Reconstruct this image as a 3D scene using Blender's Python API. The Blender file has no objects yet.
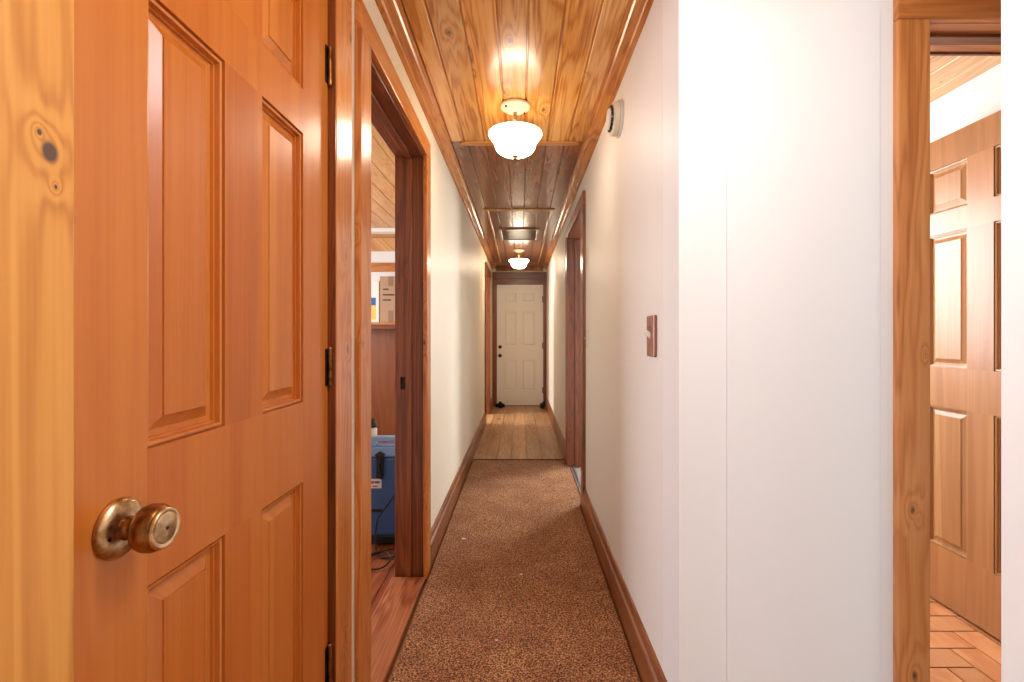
import bpy, bmesh, math, random
from mathutils import Vector, Matrix
R = random.Random(7)
PI = math.pi
sc = bpy.context.scene
C = sc.collection
EYE = 1.19

# ---------------------------------------------------------------- colour + materials
def lin(c):
    o = []
    for v in c[:3]:
        v = v / 255.0
        o.append(v / 12.92 if v <= 0.04045 else ((v + 0.055) / 1.055) ** 2.4)
    return (o[0], o[1], o[2], 1.0)

def new_mat(name):
    m = bpy.data.materials.new(name); m.use_nodes = True
    nt = m.node_tree
    b = nt.nodes['Principled BSDF']
    return m, nt, b

def plain(name, col, rough=0.5, metal=0.0, bump=0.0, bscale=60, var=0.0, vscale=3.0, spec=0.5):
    m, nt, b = new_mat(name)
    N, L = nt.nodes, nt.links
    b.inputs['Roughness'].default_value = rough
    b.inputs['Metallic'].default_value = metal
    b.inputs['Specular IOR Level'].default_value = spec
    tc = N.new('ShaderNodeTexCoord')
    n = N.new('ShaderNodeTexNoise'); n.inputs['Scale'].default_value = vscale; n.inputs['Detail'].default_value = 4
    L.new(tc.outputs['Object'], n.inputs['Vector'])
    mx = N.new('ShaderNodeMix'); mx.data_type = 'RGBA'
    c = lin(col)
    mx.inputs['A'].default_value = tuple(v * (1 - var) for v in c[:3]) + (1,)
    mx.inputs['B'].default_value = tuple(min(1, v * (1 + var)) for v in c[:3]) + (1,)
    L.new(n.outputs['Fac'], mx.inputs['Factor'])
    L.new(mx.outputs['Result'], b.inputs['Base Color'])
    if bump:
        n2 = N.new('ShaderNodeTexNoise'); n2.inputs['Scale'].default_value = bscale; n2.inputs['Detail'].default_value = 3
        L.new(tc.outputs['Object'], n2.inputs['Vector'])
        bp = N.new('ShaderNodeBump'); bp.inputs['Strength'].default_value = bump; bp.inputs['Distance'].default_value = 0.004
        L.new(n2.outputs['Fac'], bp.inputs['Height']); L.new(bp.outputs['Normal'], b.inputs['Normal'])
    return m

def wood(name, dark, mid, light, axis='Z', rough=0.3, knots=0.0, knot_r=0.012, rings=22.0, across=7.0, along=0.9,
         ring_amt=0.35, var=0.12, fine=0.25, knot_density=3.0, coat=0.3, seed=0.0, knotcol=(70, 35, 20), spots=()):
    """procedural timber; grain runs along the object axis given"""
    m, nt, b = new_mat(name)
    N, L = nt.nodes, nt.links
    def math_(op, a, bb=None, cc=None, clamp=False):
        n = N.new('ShaderNodeMath'); n.operation = op; n.use_clamp = clamp
        for i, v in enumerate((a, bb, cc)):
            if v is None: continue
            if isinstance(v, (int, float)): n.inputs[i].default_value = v
            else: L.new(v, n.inputs[i])
        return n.outputs[0]
    tc = N.new('ShaderNodeTexCoord'); sp = N.new('ShaderNodeSeparateXYZ')
    L.new(tc.outputs['Object'], sp.inputs[0])
    ax = 'XYZ'.index(axis); o1, o2 = [i for i in range(3) if i != ax]
    u = sp.outputs[ax]; v = math_('ADD', sp.outputs[o1], sp.outputs[o2])
    geo = N.new('ShaderNodeNewGeometry'); rnd = geo.outputs['Random Per Island']
    u0, v0 = u, v
    u = math_('ADD', u, math_('MULTIPLY_ADD', rnd, 23.0, seed)); v = math_('ADD', v, math_('MULTIPLY', rnd, 7.0))
    def comb(a, c):
        n = N.new('ShaderNodeCombineXYZ'); L.new(a, n.inputs[0]); L.new(c, n.inputs[1]); return n.outputs[0]
    def noise(vec, scale, detail, dist=0.0, rg=0.55):
        n = N.new('ShaderNodeTexNoise'); n.noise_dimensions = '2D'
        n.inputs['Scale'].default_value = scale; n.inputs['Detail'].default_value = detail
        n.inputs['Distortion'].default_value = dist; n.inputs['Roughness'].default_value = rg
        L.new(vec, n.inputs['Vector']); return n.outputs['Fac']
    base = noise(comb(math_('MULTIPLY', u, along), math_('MULTIPLY', v, across)), 1.0, 3.0, 0.25)
    field = base
    kmask = None
    if knots > 0:
        vo = N.new('ShaderNodeTexVoronoi'); vo.voronoi_dimensions = '2D'; vo.feature = 'F1'
        vo.inputs['Scale'].default_value = 1.0
        kv = comb(math_('MULTIPLY', u, knot_density * 0.8), math_('MULTIPLY', v, knot_density * 1.5))
        L.new(kv, vo.inputs['Vector'])
        d = vo.outputs['Distance']
        cs = N.new('ShaderNodeSeparateColor'); L.new(vo.outputs['Color'], cs.inputs[0])
        has = math_('LESS_THAN', cs.outputs[0], knots)
        r = knot_r * knot_density * 1.2
        size = math_('MULTIPLY_ADD', cs.outputs[1], r, r * 0.4)
        wob = noise(comb(u, v), 60.0, 2.0)
        dd = math_('MULTIPLY_ADD', wob, r * 0.9, d)
        kmask = math_('MULTIPLY', has, math_('SUBTRACT', 1.0, math_('SMOOTH_MIN', 1.0, math_('DIVIDE', dd, math_('MULTIPLY', size, 1.35)), 0.25), clamp=True))
        halo = math_('MULTIPLY', has, math_('EXPONENT', math_('MULTIPLY', math_('DIVIDE', d, size), -0.55)))
        field = math_('MULTIPLY_ADD', halo, 0.42, base)
    for su, sv, sr in spots:
        du = math_('MULTIPLY', math_('SUBTRACT', u0, su), 0.8); dv = math_('SUBTRACT', v0, sv)
        ds = math_('SQRT', math_('ADD', math_('MULTIPLY', du, du), math_('MULTIPLY', dv, dv)))
        one_ = math_('SUBTRACT', 1.0, math_('SMOOTH_MIN', 1.0, math_('DIVIDE', ds, sr * 1.5), 0.2), clamp=True)
        one_ = math_('MULTIPLY', one_, 1.6, clamp=True)
        kmask = one_ if kmask is None else math_('MAXIMUM', kmask, one_)
        field = math_('MULTIPLY_ADD', math_('EXPONENT', math_('MULTIPLY', ds, -0.35 / sr)), 0.5, field)
    ring = math_('MULTIPLY_ADD', math_('SINE', math_('MULTIPLY', field, rings * 6.283)), 0.5, 0.5)
    ring = math_('POWER', ring, 1.6)
    fin = noise(comb(math_('MULTIPLY', u, 3.0), math_('MULTIPLY', v, 160.0)), 1.0, 3.0)
    t = math_('MULTIPLY_ADD', ring, -ring_amt, 0.62 + ring_amt * 0.3)
    t = math_('ADD', t, math_('MULTIPLY', math_('SUBTRACT', fin, 0.5), fine * 2))
    t = math_('ADD', t, math_('MULTIPLY', math_('SUBTRACT', base, 0.5), 0.9), clamp=True)
    cr = N.new('ShaderNodeValToRGB'); e = cr.color_ramp.elements
    e[0].position = 0.1; e[0].color = lin(dark); e[1].position = 0.95; e[1].color = lin(light)
    k = e.new(0.5); k.color = lin(mid)
    L.new(t, cr.inputs[0])
    hsv = N.new('ShaderNodeHueSaturation'); L.new(cr.outputs[0], hsv.inputs['Color'])
    L.new(math_('MULTIPLY_ADD', rnd, var * 2, 1 - var), hsv.inputs['Value'])
    col = hsv.outputs[0]
    if kmask is not None:
        mx = N.new('ShaderNodeMix'); mx.data_type = 'RGBA'
        L.new(math_('MULTIPLY', kmask, 1.6, clamp=True), mx.inputs['Factor'])
        L.new(col, mx.inputs['A']); mx.inputs['B'].default_value = lin(knotcol)
        col = mx.outputs['Result']
    L.new(col, b.inputs['Base Color'])
    b.inputs['Roughness'].default_value = rough
    b.inputs['Coat Weight'].default_value = coat; b.inputs['Coat Roughness'].default_value = 0.18
    bp = N.new('ShaderNodeBump'); bp.inputs['Strength'].default_value = 0.05; bp.inputs['Distance'].default_value = 0.002
    L.new(math_('ADD', fin, ring), bp.inputs['Height']); L.new(bp.outputs['Normal'], b.inputs['Normal'])
    return m

def carpet_mat():
    m, nt, b = new_mat('carpet_pile')
    N, L = nt.nodes, nt.links
    tc = N.new('ShaderNodeTexCoord')
    n1 = N.new('ShaderNodeTexNoise'); n1.inputs['Scale'].default_value = 150; n1.inputs['Detail'].default_value = 3; n1.inputs['Roughness'].default_value = 0.75
    n2 = N.new('ShaderNodeTexNoise'); n2.inputs['Scale'].default_value = 5; n2.inputs['Detail'].default_value = 5
    L.new(tc.outputs['Object'], n1.inputs['Vector']); L.new(tc.outputs['Object'], n2.inputs['Vector'])
    cr = N.new('ShaderNodeValToRGB'); e = cr.color_ramp.elements
    e[0].position = 0.40; e[0].color = lin((56, 28, 10)); e[1].position = 0.62; e[1].color = lin((240, 182, 120))
    k = e.new(0.5); k.color = lin((158, 96, 48))
    L.new(n1.outputs['Fac'], cr.inputs[0])
    mx = N.new('ShaderNodeMix'); mx.data_type = 'RGBA'; mx.blend_type = 'MULTIPLY'
    mr = N.new('ShaderNodeMapRange'); mr.inputs['From Min'].default_value = 0.3; mr.inputs['From Max'].default_value = 0.6
    mr.inputs['To Min'].default_value = 0.0; mr.inputs['To Max'].default_value = 0.55
    L.new(n2.outputs['Fac'], mr.inputs['Value'])
    L.new(mr.outputs[0], mx.inputs['Factor']); L.new(cr.outputs[0], mx.inputs['A']); mx.inputs['B'].default_value = lin((205, 165, 140))
    L.new(mx.outputs['Result'], b.inputs['Base Color'])
    b.inputs['Roughness'].default_value = 0.95; b.inputs['Specular IOR Level'].default_value = 0.1
    b.inputs['Sheen Weight'].default_value = 0.15
    bp = N.new('ShaderNodeBump'); bp.inputs['Strength'].default_value = 0.9; bp.inputs['Distance'].default_value = 0.008
    L.new(n1.outputs['Fac'], bp.inputs['Height']); L.new(bp.outputs['Normal'], b.inputs['Normal'])
    return m

def emit(name, col, s):
    m, nt, b = new_mat(name)
    b.inputs['Base Color'].default_value = (0.9, 0.88, 0.82, 1)
    b.inputs['Emission Color'].default_value = lin(col); b.inputs['Emission Strength'].default_value = s
    b.inputs['Roughness'].default_value = 0.3
    return m

def aged_brass(name, dark, light, rough=0.28):
    m, nt, b = new_mat(name); N, L = nt.nodes, nt.links
    tc = N.new('ShaderNodeTexCoord')
    n = N.new('ShaderNodeTexNoise'); n.inputs['Scale'].default_value = 45; n.inputs['Detail'].default_value = 5
    L.new(tc.outputs['Object'], n.inputs['Vector'])
    cr = N.new('ShaderNodeValToRGB'); e = cr.color_ramp.elements
    e[0].position = 0.35; e[0].color = lin(dark); e[1].position = 0.6; e[1].color = lin(light)
    L.new(n.outputs['Fac'], cr.inputs[0]); L.new(cr.outputs[0], b.inputs['Base Color'])
    b.inputs['Metallic'].default_value = 0.95; b.inputs['Roughness'].default_value = rough
    return m

M = {}
M['wall'] = plain('painted_wall', (234, 231, 228), 0.5, bump=0.12, bscale=35, var=0.02, vscale=1.5)
M['wall_front'] = plain('painted_wall_front', (236, 238, 240), 0.5, bump=0.06, bscale=20, var=0.012, vscale=1.5)
M['wall_cream'] = plain('painted_wall_cream', (236, 222, 196), 0.5, bump=0.12, bscale=35, var=0.02, vscale=1.5)
M['fir'] = wood('fir_door', (164, 80, 20), (194, 106, 36), (210, 128, 52), 'Z', 0.36, rings=7, across=5, along=0.25, ring_amt=0.16, var=0.03, fine=0.14, coat=0.2)
M['fir_h'] = wood('fir_door_rail', (150, 66, 22), (178, 88, 36), (196, 108, 50), 'Y', 0.34, rings=7, across=5, along=0.25, ring_amt=0.22, var=0.04, fine=0.14, coat=0.25)
M['fir_p'] = wood('fir_panel', (168, 84, 24), (200, 114, 42), (220, 142, 66), 'Z', 0.32, rings=5, across=9, along=0.2, ring_amt=0.16, var=0.06, fine=0.14, coat=0.2, seed=5)
M['firl'] = wood('light_fir_door', (136, 88, 50), (162, 110, 66), (180, 128, 82), 'Z', 0.4, rings=6, across=5, along=0.25, ring_amt=0.22, var=0.04, fine=0.15, coat=0.1)
M['firl_p'] = wood('light_fir_panel', (132, 86, 48), (166, 116, 70), (192, 144, 96), 'Z', 0.4, rings=5, across=9, along=0.2, ring_amt=0.2, var=0.06, fine=0.15, coat=0.1, seed=5)
M['pine_y'] = wood('yellow_pine_casing', (196, 124, 44), (224, 156, 68), (238, 178, 92), 'Z', 0.35, knots=0.0, rings=7, across=9, along=0.35, ring_amt=0.4, var=0.02, fine=0.16, knotcol=(92, 64, 54), seed=3.1, spots=((1.367, -0.356, 0.0065), (1.382, -0.366, 0.002), (1.335, -0.350, 0.0015)))
M['pine'] = wood('pine_casing', (138, 70, 26), (200, 114, 44), (220, 146, 74), 'Z', 0.28, knots=0.45, knot_r=0.011, rings=12, across=7, along=0.5, ring_amt=0.3, var=0.05, fine=0.2, knot_density=5, knotcol=(92, 45, 25), coat=0.45)
M['pine_h'] = wood('pine_head_casing', (138, 70, 26), (200, 114, 44), (220, 146, 74), 'Y', 0.28, knots=0.4, knot_r=0.011, rings=12, across=7, along=0.5, ring_amt=0.3, var=0.05, fine=0.2, knot_density=5, knotcol=(92, 45, 25), coat=0.45)
M['pine_x'] = wood('pine_head_casing_cross', (150, 82, 36), (190, 118, 60), (212, 145, 84), 'X', 0.3, knots=0.3, knot_r=0.011, rings=12, across=7, along=0.5, ring_amt=0.3, var=0.05, fine=0.2, knot_density=5, knotcol=(92, 45, 25), coat=0.3)
M['pine_r'] = wood('pine_casing_worn', (158, 90, 40), (208, 136, 76), (228, 166, 106), 'Z', 0.35, knots=0.35, knot_r=0.009, rings=8, across=6, along=0.6, ring_amt=0.3, var=0.03, fine=0.22, knot_density=6, knotcol=(98, 58, 38), coat=0.3, seed=1.7)
M['jamb'] = wood('dark_stained_jamb', (64, 28, 10), (114, 56, 22), (146, 78, 36), 'Z', 0.32, knots=0.2, rings=14, across=8, along=0.4, ring_amt=0.35, var=0.06, fine=0.25, knot_density=4, coat=0.3)
M['jamb_h'] = wood('dark_stained_head_jamb', (64, 28, 10), (114, 56, 22), (146, 78, 36), 'Y', 0.32, rings=14, across=8, along=0.4, ring_amt=0.35, var=0.06, fine=0.25, coat=0.3)
M['jamb_x'] = wood('dark_stained_end_trim', (56, 26, 10), (98, 50, 20), (126, 70, 34), 'X', 0.35, knots=0.45, rings=14, across=8, along=0.4, ring_amt=0.35, var=0.06, fine=0.25, knot_density=3, coat=0.2)
M['base'] = wood('baseboard_timber', (78, 38, 14), (124, 66, 30), (152, 92, 48), 'Y', 0.35, rings=12, across=8, along=0.4, ring_amt=0.3, var=0.03, fine=0.2, coat=0.3)
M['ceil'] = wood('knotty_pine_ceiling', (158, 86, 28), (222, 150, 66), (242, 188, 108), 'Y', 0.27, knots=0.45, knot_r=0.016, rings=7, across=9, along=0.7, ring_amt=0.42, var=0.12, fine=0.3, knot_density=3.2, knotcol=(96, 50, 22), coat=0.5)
M['ceil_far'] = wood('dimmed_pine_ceiling', (92, 44, 18), (132, 72, 34), (162, 98, 52), 'Y', 0.27, knots=0.45, knot_r=0.016, rings=6, across=9, along=0.6, ring_amt=0.28, var=0.14, fine=0.28, knot_density=3.2, knotcol=(60, 32, 16), coat=0.6)  # dimmer far light and reflection painted in as darker browns
M['ceil_x'] = wood('ceiling_cross_board', (86, 50, 28), (130, 84, 50), (160, 110, 70), 'X', 0.25, knots=0.4, rings=14, across=8, along=0.8, ring_amt=0.4, var=0.1, fine=0.2, knot_density=3.6, coat=0.6)
M['ceil_l'] = wood('pale_pine_ceiling', (176, 118, 64), (206, 152, 94), (222, 176, 122), 'Y', 0.4, knots=0.4, knot_r=0.014, rings=10, across=7, along=0.8, ring_amt=0.35, var=0.08, fine=0.2, knot_density=3.6, coat=0.2)
M['crown'] = wood('crown_moulding', (140, 72, 22), (190, 114, 46), (212, 142, 70), 'Y', 0.26, knots=0.3, rings=12, across=8, along=0.5, ring_amt=0.35, var=0.05, fine=0.2, knot_density=3, coat=0.6)
M['strip'] = wood('ceiling_batten', (176, 120, 66), (206, 156, 98), (226, 184, 130), 'Y', 0.22, rings=8, across=8, along=0.5, ring_amt=0.2, var=0.05, fine=0.15, coat=0.6)
M['strip_x'] = wood('ceiling_batten_cross', (150, 88, 40), (190, 124, 64), (214, 152, 90), 'X', 0.22, rings=8, across=8, along=0.5, ring_amt=0.2, var=0.05, fine=0.15, coat=0.6)
M['plank'] = wood('floor_plank', (128, 88, 54), (178, 132, 88), (206, 164, 118), 'Y', 0.42, knots=0.5, knot_r=0.014, rings=12, across=7, along=0.6, ring_amt=0.3, var=0.07, fine=0.2, knot_density=3, coat=0.15)
M['red_plank'] = wood('red_floor_plank', (92, 40, 16), (150, 76, 38), (184, 108, 62), 'Y', 0.32, knots=0.7, knot_r=0.022, rings=8, across=7, along=0.5, ring_amt=0.3, var=0.1, fine=0.2, knot_density=3, knotcol=(70, 32, 18), coat=0.4)
M['thresh'] = wood('worn_threshold', (96, 44, 20), (150, 78, 40), (196, 128, 84), 'Y', 0.42, rings=5, across=9, along=1.2, ring_amt=0.25, var=0.02, fine=0.35, coat=0.15)
M['wains'] = wood('red_plywood', (92, 44, 14), (124, 64, 22), (142, 78, 32), 'Z', 0.4, rings=6, across=3, along=0.4, ring_amt=0.2, var=0.02, fine=0.15, coat=0.15)
M['carpet'] = carpet_mat()
M['seam'] = plain('dark_gap', (30, 18, 12), 0.9)
M['brass'] = aged_brass('aged_brass', (160, 122, 76), (240, 216, 174))
M['brass_d'] = aged_brass('dark_brass', (84, 54, 28), (166, 122, 72), 0.3)
M['bronze'] = aged_brass('dark_bronze', (34, 26, 20), (70, 56, 44), 0.4)
M['nickel'] = plain('worn_nickel', (176, 166, 150), 0.3, 0.9)
M['black'] = plain('black_plastic', (18, 17, 18), 0.45)
M['lump'] = plain('dull_black', (20, 15, 13), 0.9, bump=0.4)
M['white_pl'] = plain('white_plastic', (226, 222, 212), 0.4)
M['cream_pl'] = plain('cream_plastic', (222, 212, 190), 0.45)
M['canopy'] = plain('cream_enamel', (232, 218, 190), 0.35)
M['white_door'] = plain('white_painted_door', (236, 231, 220), 0.38, var=0.02)
M['tplate'] = wood('wooden_switch_plate', (104, 50, 28), (134, 70, 42), (160, 96, 62), 'Z', 0.4, rings=10, across=20, along=2, ring_amt=0.2, fine=0.2)
M['shade'] = emit('lit_glass_shade', (255, 238, 212), 9.0); M['shade_far'] = emit('lit_glass_shade_far', (255, 232, 200), 19.0); M['shade_in'] = emit('lit_glass_shade_inside', (255, 232, 200), 1.2)
M['grille'] = plain('grille_metal', (112, 84, 64), 0.28, 0.0)
M['grille_f'] = plain('grille_frame_timber', (190, 150, 116), 0.3)
M['blue'] = plain('blue_plastic', (52, 94, 150), 0.4, var=0.04)
M['blue_l'] = plain('light_blue_plastic', (128, 168, 216), 0.35, var=0.04)
M['card'] = plain('cardboard', (172, 140, 112), 0.85, var=0.05)
M['tape'] = plain('packing_tape', (142, 108, 82), 0.4)
M['ink'] = plain('printed_ink', (70, 58, 54), 0.7)
M['paper'] = plain('white_paper', (228, 224, 218), 0.7)
M['red_ink'] = plain('red_ink', (190, 60, 60), 0.6)
M['blue_ink'] = plain('blue_ink', (40, 96, 160), 0.6)
M['yellow'] = plain('yellow_print', (222, 190, 92), 0.6)
M['brick'] = wood('terracotta_brick', (168, 98, 56), (198, 130, 80), (216, 156, 106), 'Y', 0.5, rings=3, across=9, along=5, ring_amt=0.15, var=0.13, fine=0.2, coat=0.05)
M['grout'] = plain('brick_grout', (104, 80, 62), 0.85)
M['vinyl'] = plain('grey_vinyl', (150, 136, 126), 0.5, var=0.1)
M['alu'] = plain('aluminium_strip', (170, 164, 160), 0.35, 0.85)

# ---------------------------------------------------------------- mesh helpers
class MB:
    def __init__(s): s.bm = bmesh.new()
    def box(s, x0, x1, y0, y1, z0, z1):
        v = [s.bm.verts.new(p) for p in ((x0,y0,z0),(x1,y0,z0),(x1,y1,z0),(x0,y1,z0),(x0,y0,z1),(x1,y0,z1),(x1,y1,z1),(x0,y1,z1))]
        for f in ((0,3,2,1),(4,5,6,7),(0,1,5,4),(1,2,6,5),(2,3,7,6),(3,0,4,7)): s.bm.faces.new([v[i] for i in f])
        return s
    def prism(s, pts, axis, a, b):
        """extrude a 2-D outline along axis; pts are in the two remaining axes in order"""
        def P(p, t):
            q = list(p); q.insert('XYZ'.index(axis), t); return q
        A = [s.bm.verts.new(P(p, a)) for p in pts]; B = [s.bm.verts.new(P(p, b)) for p in pts]
        n = len(pts)
        s.bm.faces.new(A); s.bm.faces.new(B[::-1])
        for i in range(n): s.bm.faces.new((A[i], B[i], B[(i+1) % n], A[(i+1) % n]))
        bmesh.ops.recalc_face_normals(s.bm, faces=s.bm.faces[:])
        return s
    def lathe(s, prof, origin=(0,0,0), axis='Z', n=40):
        rings = []
        for r, h in prof:
            ring = []
            for i in range(n):
                a = 2*PI*i/n; c, d = r*math.cos(a), r*math.sin(a)
                p = {'Z': (c, d, h), 'X': (h, c, d), 'Y': (c, h, d)}[axis]
                ring.append(s.bm.verts.new((p[0]+origin[0], p[1]+origin[1], p[2]+origin[2])))
            rings.append(ring)
        for a, b in zip(rings, rings[1:]):
            for i in range(n): s.bm.faces.new((a[i], a[(i+1) % n], b[(i+1) % n], b[i]))
        s.bm.faces.new(rings[0]); s.bm.faces.new(rings[-1][::-1])
        bmesh.ops.recalc_face_normals(s.bm, faces=s.bm.faces[:])
        return s
    def tube(s, pts, r, n=8):
        pts = [Vector(p) for p in pts]; rings = []
        for i, p in enumerate(pts):
            t = (pts[min(i+1, len(pts)-1)] - pts[max(i-1, 0)]).normalized()
            a = t.orthogonal().normalized() if i == 0 else (ref - t * ref.dot(t)).normalized()
            ref = a; b = t.cross(a)
            rings.append([s.bm.verts.new(p + r*(math.cos(2*PI*k/n)*a + math.sin(2*PI*k/n)*b)) for k in range(n)])
        for a, b in zip(rings, rings[1:]):
            for i in range(n): s.bm.faces.new((a[i], a[(i+1) % n], b[(i+1) % n], b[i]))
        s.bm.faces.new(rings[0]); s.bm.faces.new(rings[-1][::-1])
        return s
    def build(s, name, mat, parent=None, bevel=0.0, smooth=False, loc=None, mats=None):
        me = bpy.data.meshes.new(name); s.bm.to_mesh(me); s.bm.free()
        o = bpy.data.objects.new(name, me); C.objects.link(o)
        for m_ in ([mat] if mats is None else mats): me.materials.append(m_)
        if loc is not None: o.location = loc
        if parent is not None: o.parent = parent
        if smooth:
            for p in me.polygons: p.use_smooth = True
        if bevel:
            md = o.modifiers.new('bevel', 'BEVEL'); md.width = bevel; md.segments = 2; md.limit_method = 'ANGLE'; md.harden_normals = False
        return o

def tag(o, label, cat=None, group=None, kind=None):
    o['label'] = label
    if cat: o['category'] = cat
    if group: o['group'] = group
    if kind: o['kind'] = kind
    return o
def struct(o, label, cat): return tag(o, label, cat, kind='structure')
def empty(name, loc=(0,0,0), rot=(0,0,0)):
    o = bpy.data.objects.new(name, None); C.objects.link(o); o.location = loc; o.rotation_euler = rot
    o.empty_display_size = 0.1
    return o
def one(name, mat, boxes, parent=None, bevel=0.0):
    m = MB()
    for b in boxes: m.box(*b)
    return m.build(name, mat, parent, bevel)

# ---------------------------------------------------------------- dimensions
XL, XR = -0.475, 0.435
TH = 0.125
CZ = 2.32           # ceiling
TOP = 2.46
YE = 8.05           # end wall
YF = 1.319          # wall that faces the camera on the right
YB = -0.7
D1 = (0.485, 1.20); D2 = (1.454, 2.354); D5 = (6.45, 7.22); DR = (3.308, 4.342)
H1 = 2.072

# ---------------------------------------------------------------- walls
W = [(XL-TH, XL, YB, D1[0], 0, TOP), (XL-TH, XL, D1[0], D1[1], H1, TOP), (XL-TH, XL, D1[1], D2[0], 0, TOP),
     (XL-TH, XL, D2[0], D2[1], H1, TOP), (XL-TH, XL, D2[1], D5[0], 0, TOP), (XL-TH, XL, D5[0], D5[1], H1, TOP),
     (XL-TH, XL, D5[1], YE, 0, TOP)]
struct(one('wall_left', M['wall_cream'], W), 'long cream painted wall on the left of the corridor with three doorways', 'wall')
W = [(XR, XR+TH, YF+0.15, DR[0], 0, TOP), (XR, XR+TH, DR[0], DR[1], H1, TOP), (XR, XR+TH, DR[1], YE, 0, TOP)]
struct(one('wall_right', M['wall'], W), 'long off-white wall on the right of the corridor holding the smoke alarm and wooden switch plate', 'wall')
FX0, FX1 = 1.098, 1.86
W = [(XR, FX0, YF, YF+0.15, 0, TOP), (FX0, FX1, YF, YF+0.15, 2.06, TOP), (FX1, 3.0, YF, YF+0.15, 0, TOP),
     (0.565, 0.985, YF-0.006, YF, 0.02, 2.085)]
struct(one('wall_front', M['wall_front'], W, bevel=0.0015), 'bright white wall facing the viewer between corridor and right-hand doorway', 'wall')
struct(one('wall_end', M['wall_cream'], [(XL-TH, -0.42, YE, YE+0.12, 0, TOP), (0.40, XR+TH, YE, YE+0.12, 0, TOP), (-0.42, 0.40, YE, YE+0.12, 2.06, TOP)]),
       'narrow wall at the far end of the corridor around the white door', 'wall')
struct(one('wall_corner', M['wall_front'], [(0.780, 0.90, YB, 0.780, 0, TOP)], bevel=0.002), 'near grey-white wall edge at the far right of the photo', 'wall')
# rooms behind doorways and behind the camera
struct(one('wall_entry', M['wall'], [(-2.4, 2.6, -3.6, -3.48, 0, TOP), (-2.4, -2.28, -3.48, YB, 0, TOP), (2.48, 2.6, -3.48, YB, 0, TOP),
        (-2.28, XL-TH, YB, YB+0.12, 0, TOP), (0.90, 2.48, YB, YB+0.12, 0, TOP)]), 'off-white walls of the entry room behind the viewer', 'wall')
struct(one('wall_cross_hall', M['wall'], [(2.2, 2.32, YB+0.12, YF, 0, TOP)]), 'off-white end wall of the short hall on the right', 'wall')
struct(one('wall_left_room', M['wall'], [(-3.3, -3.18, 1.2, 5.72, 0, TOP), (-3.3, XL-TH, 1.08, 1.2, 0, TOP), (-3.18, XL-TH, 5.60, 5.72, 0, TOP)]),
       'white walls of the storage room seen through the left doorway', 'wall')
struct(one('wall_right_room', M['wall'], [(2.0, 2.12, YF+0.15, 3.12, 0, TOP), (XR+TH, 2.12, 3.12, 3.24, 0, TOP)]), 'white wall behind the opened door in the right-hand room', 'wall')
struct(one('wall_side_room', M['wall'], [(3.0, 3.12, 3.12, 6.6, 0, TOP), (2.12, 3.0, 3.12, 3.24, 0, TOP), (XR+TH, 3.12, 6.6, 6.72, 0, TOP)]),
       'white walls of the daylit room off the corridor on the right', 'wall')
struct(one('wall_far_room', M['wall'], [(-2.8, -2.68, 5.72, 8.17, 0, TOP), (-2.68, XL-TH, 8.05, 8.17, 0, TOP)]), 'walls of the room behind the far left doorway', 'wall')

# ---------------------------------------------------------------- floors
def planks(x0, x1, y0, y1, w, z0, z1, axis='Y', seams=None, off=0.0, g=0.002):
    m = MB(); xs = []
    if seams: xs = seams
    else:
        x = x0 + off; xs = [x0]
        while x < x1 - 0.01:
            if x > x0 + 0.01: xs.append(x)
            x += w
        xs.append(x1)
    c = 0.004
    for a, b in zip(xs, xs[1:]):
        A_, B_ = a + g, b - g
        s_ = 1 if z1 > z0 else -1
        zm = z1 - s_*0.010
        m.prism([(a, z0), (b, z0), (b, zm), (B_, zm), (B_, z1 - s_*c), (B_ - c, z1), (A_ + c, z1), (A_, z1 - s_*c), (A_, zm), (a, zm)], 'Y', y0, y1)
    return m
planks(XL+0.001, XR-0.001, 4.45, YE+0.02, 0.148, -0.02, 0.0, off=0.09, g=0.005).build('floor', M['plank'])
struct(bpy.data.objects['floor'], 'tan knotty plank floor at the far end of the corridor', 'floor')
o = one('floor', M['plank'], [(XL-0.02, XR+TH, YB, 4.45, -0.05, -0.02), (XL, XR, 4.45, YE+0.12, -0.05, -0.021)])
struct(o, 'subfloor beneath the brown corridor carpet', 'floor')
o = planks(-3.18, XL-0.02, 1.2, 5.6, 0.14, -0.03, -0.001).build('floor', M['red_plank'])
struct(o, 'reddish knotty plank floor of the storage room on the left', 'floor')
o = one('floor', M['plank'], [(-2.68, XL, 5.72, 8.05, -0.05, -0.002)]); struct(o, 'floor of the room behind the far left doorway', 'floor')
o = one('floor', M['vinyl'], [(XR+0.002, 3.0, 3.24, 6.6, -0.05, -0.002)]); struct(o, 'grey floor of the daylit room off the corridor on the right', 'floor')
o = one('floor', M['plank'], [(-2.28, 2.48, -3.48, YB, -0.05, -0.002), (XR+TH, 2.2, YB, YF, -0.05, -0.002)]); struct(o, 'floor of the entry room behind the viewer', 'floor')
# brick floor of the right room: herringbone of single bricks
m = MB(); bw = 0.105; bl = 0.21; g = 0.0035
x0f, x1f, y0f, y1f = XR+TH, 2.0, YF, 3.12
m.box(x0f, x1f, y0f, y1f, -0.05, -0.006)
def brick(ax, ay, bx, by):
    ax, bx = max(ax+g, x0f), min(bx-g, x1f); ay, by = max(ay+g, y0f), min(by-g, y1f)
    if bx - ax > 0.01 and by - ay > 0.01: m.box(ax, bx, ay, by, -0.007, -0.001)
for i in range(-30, 40):
    for j in range(-30, 40):
        px = 1.0 + i*bw; py = 1.3 + j*bw
        k = (i - j) % 4
        if k == 0: brick(px, py, px+bl, py+bw)
        if k == 3: brick(px, py-0.0, px+bw, py+bl)
o = m.build('floor', None, mats=[M['grout'], M['brick']], bevel=0.0)
for p in o.data.polygons: p.material_index = 0 if p.index < 6 else 1
struct(o, 'orange terracotta brick floor laid in herringbone in the right-hand room', 'floor')

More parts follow.
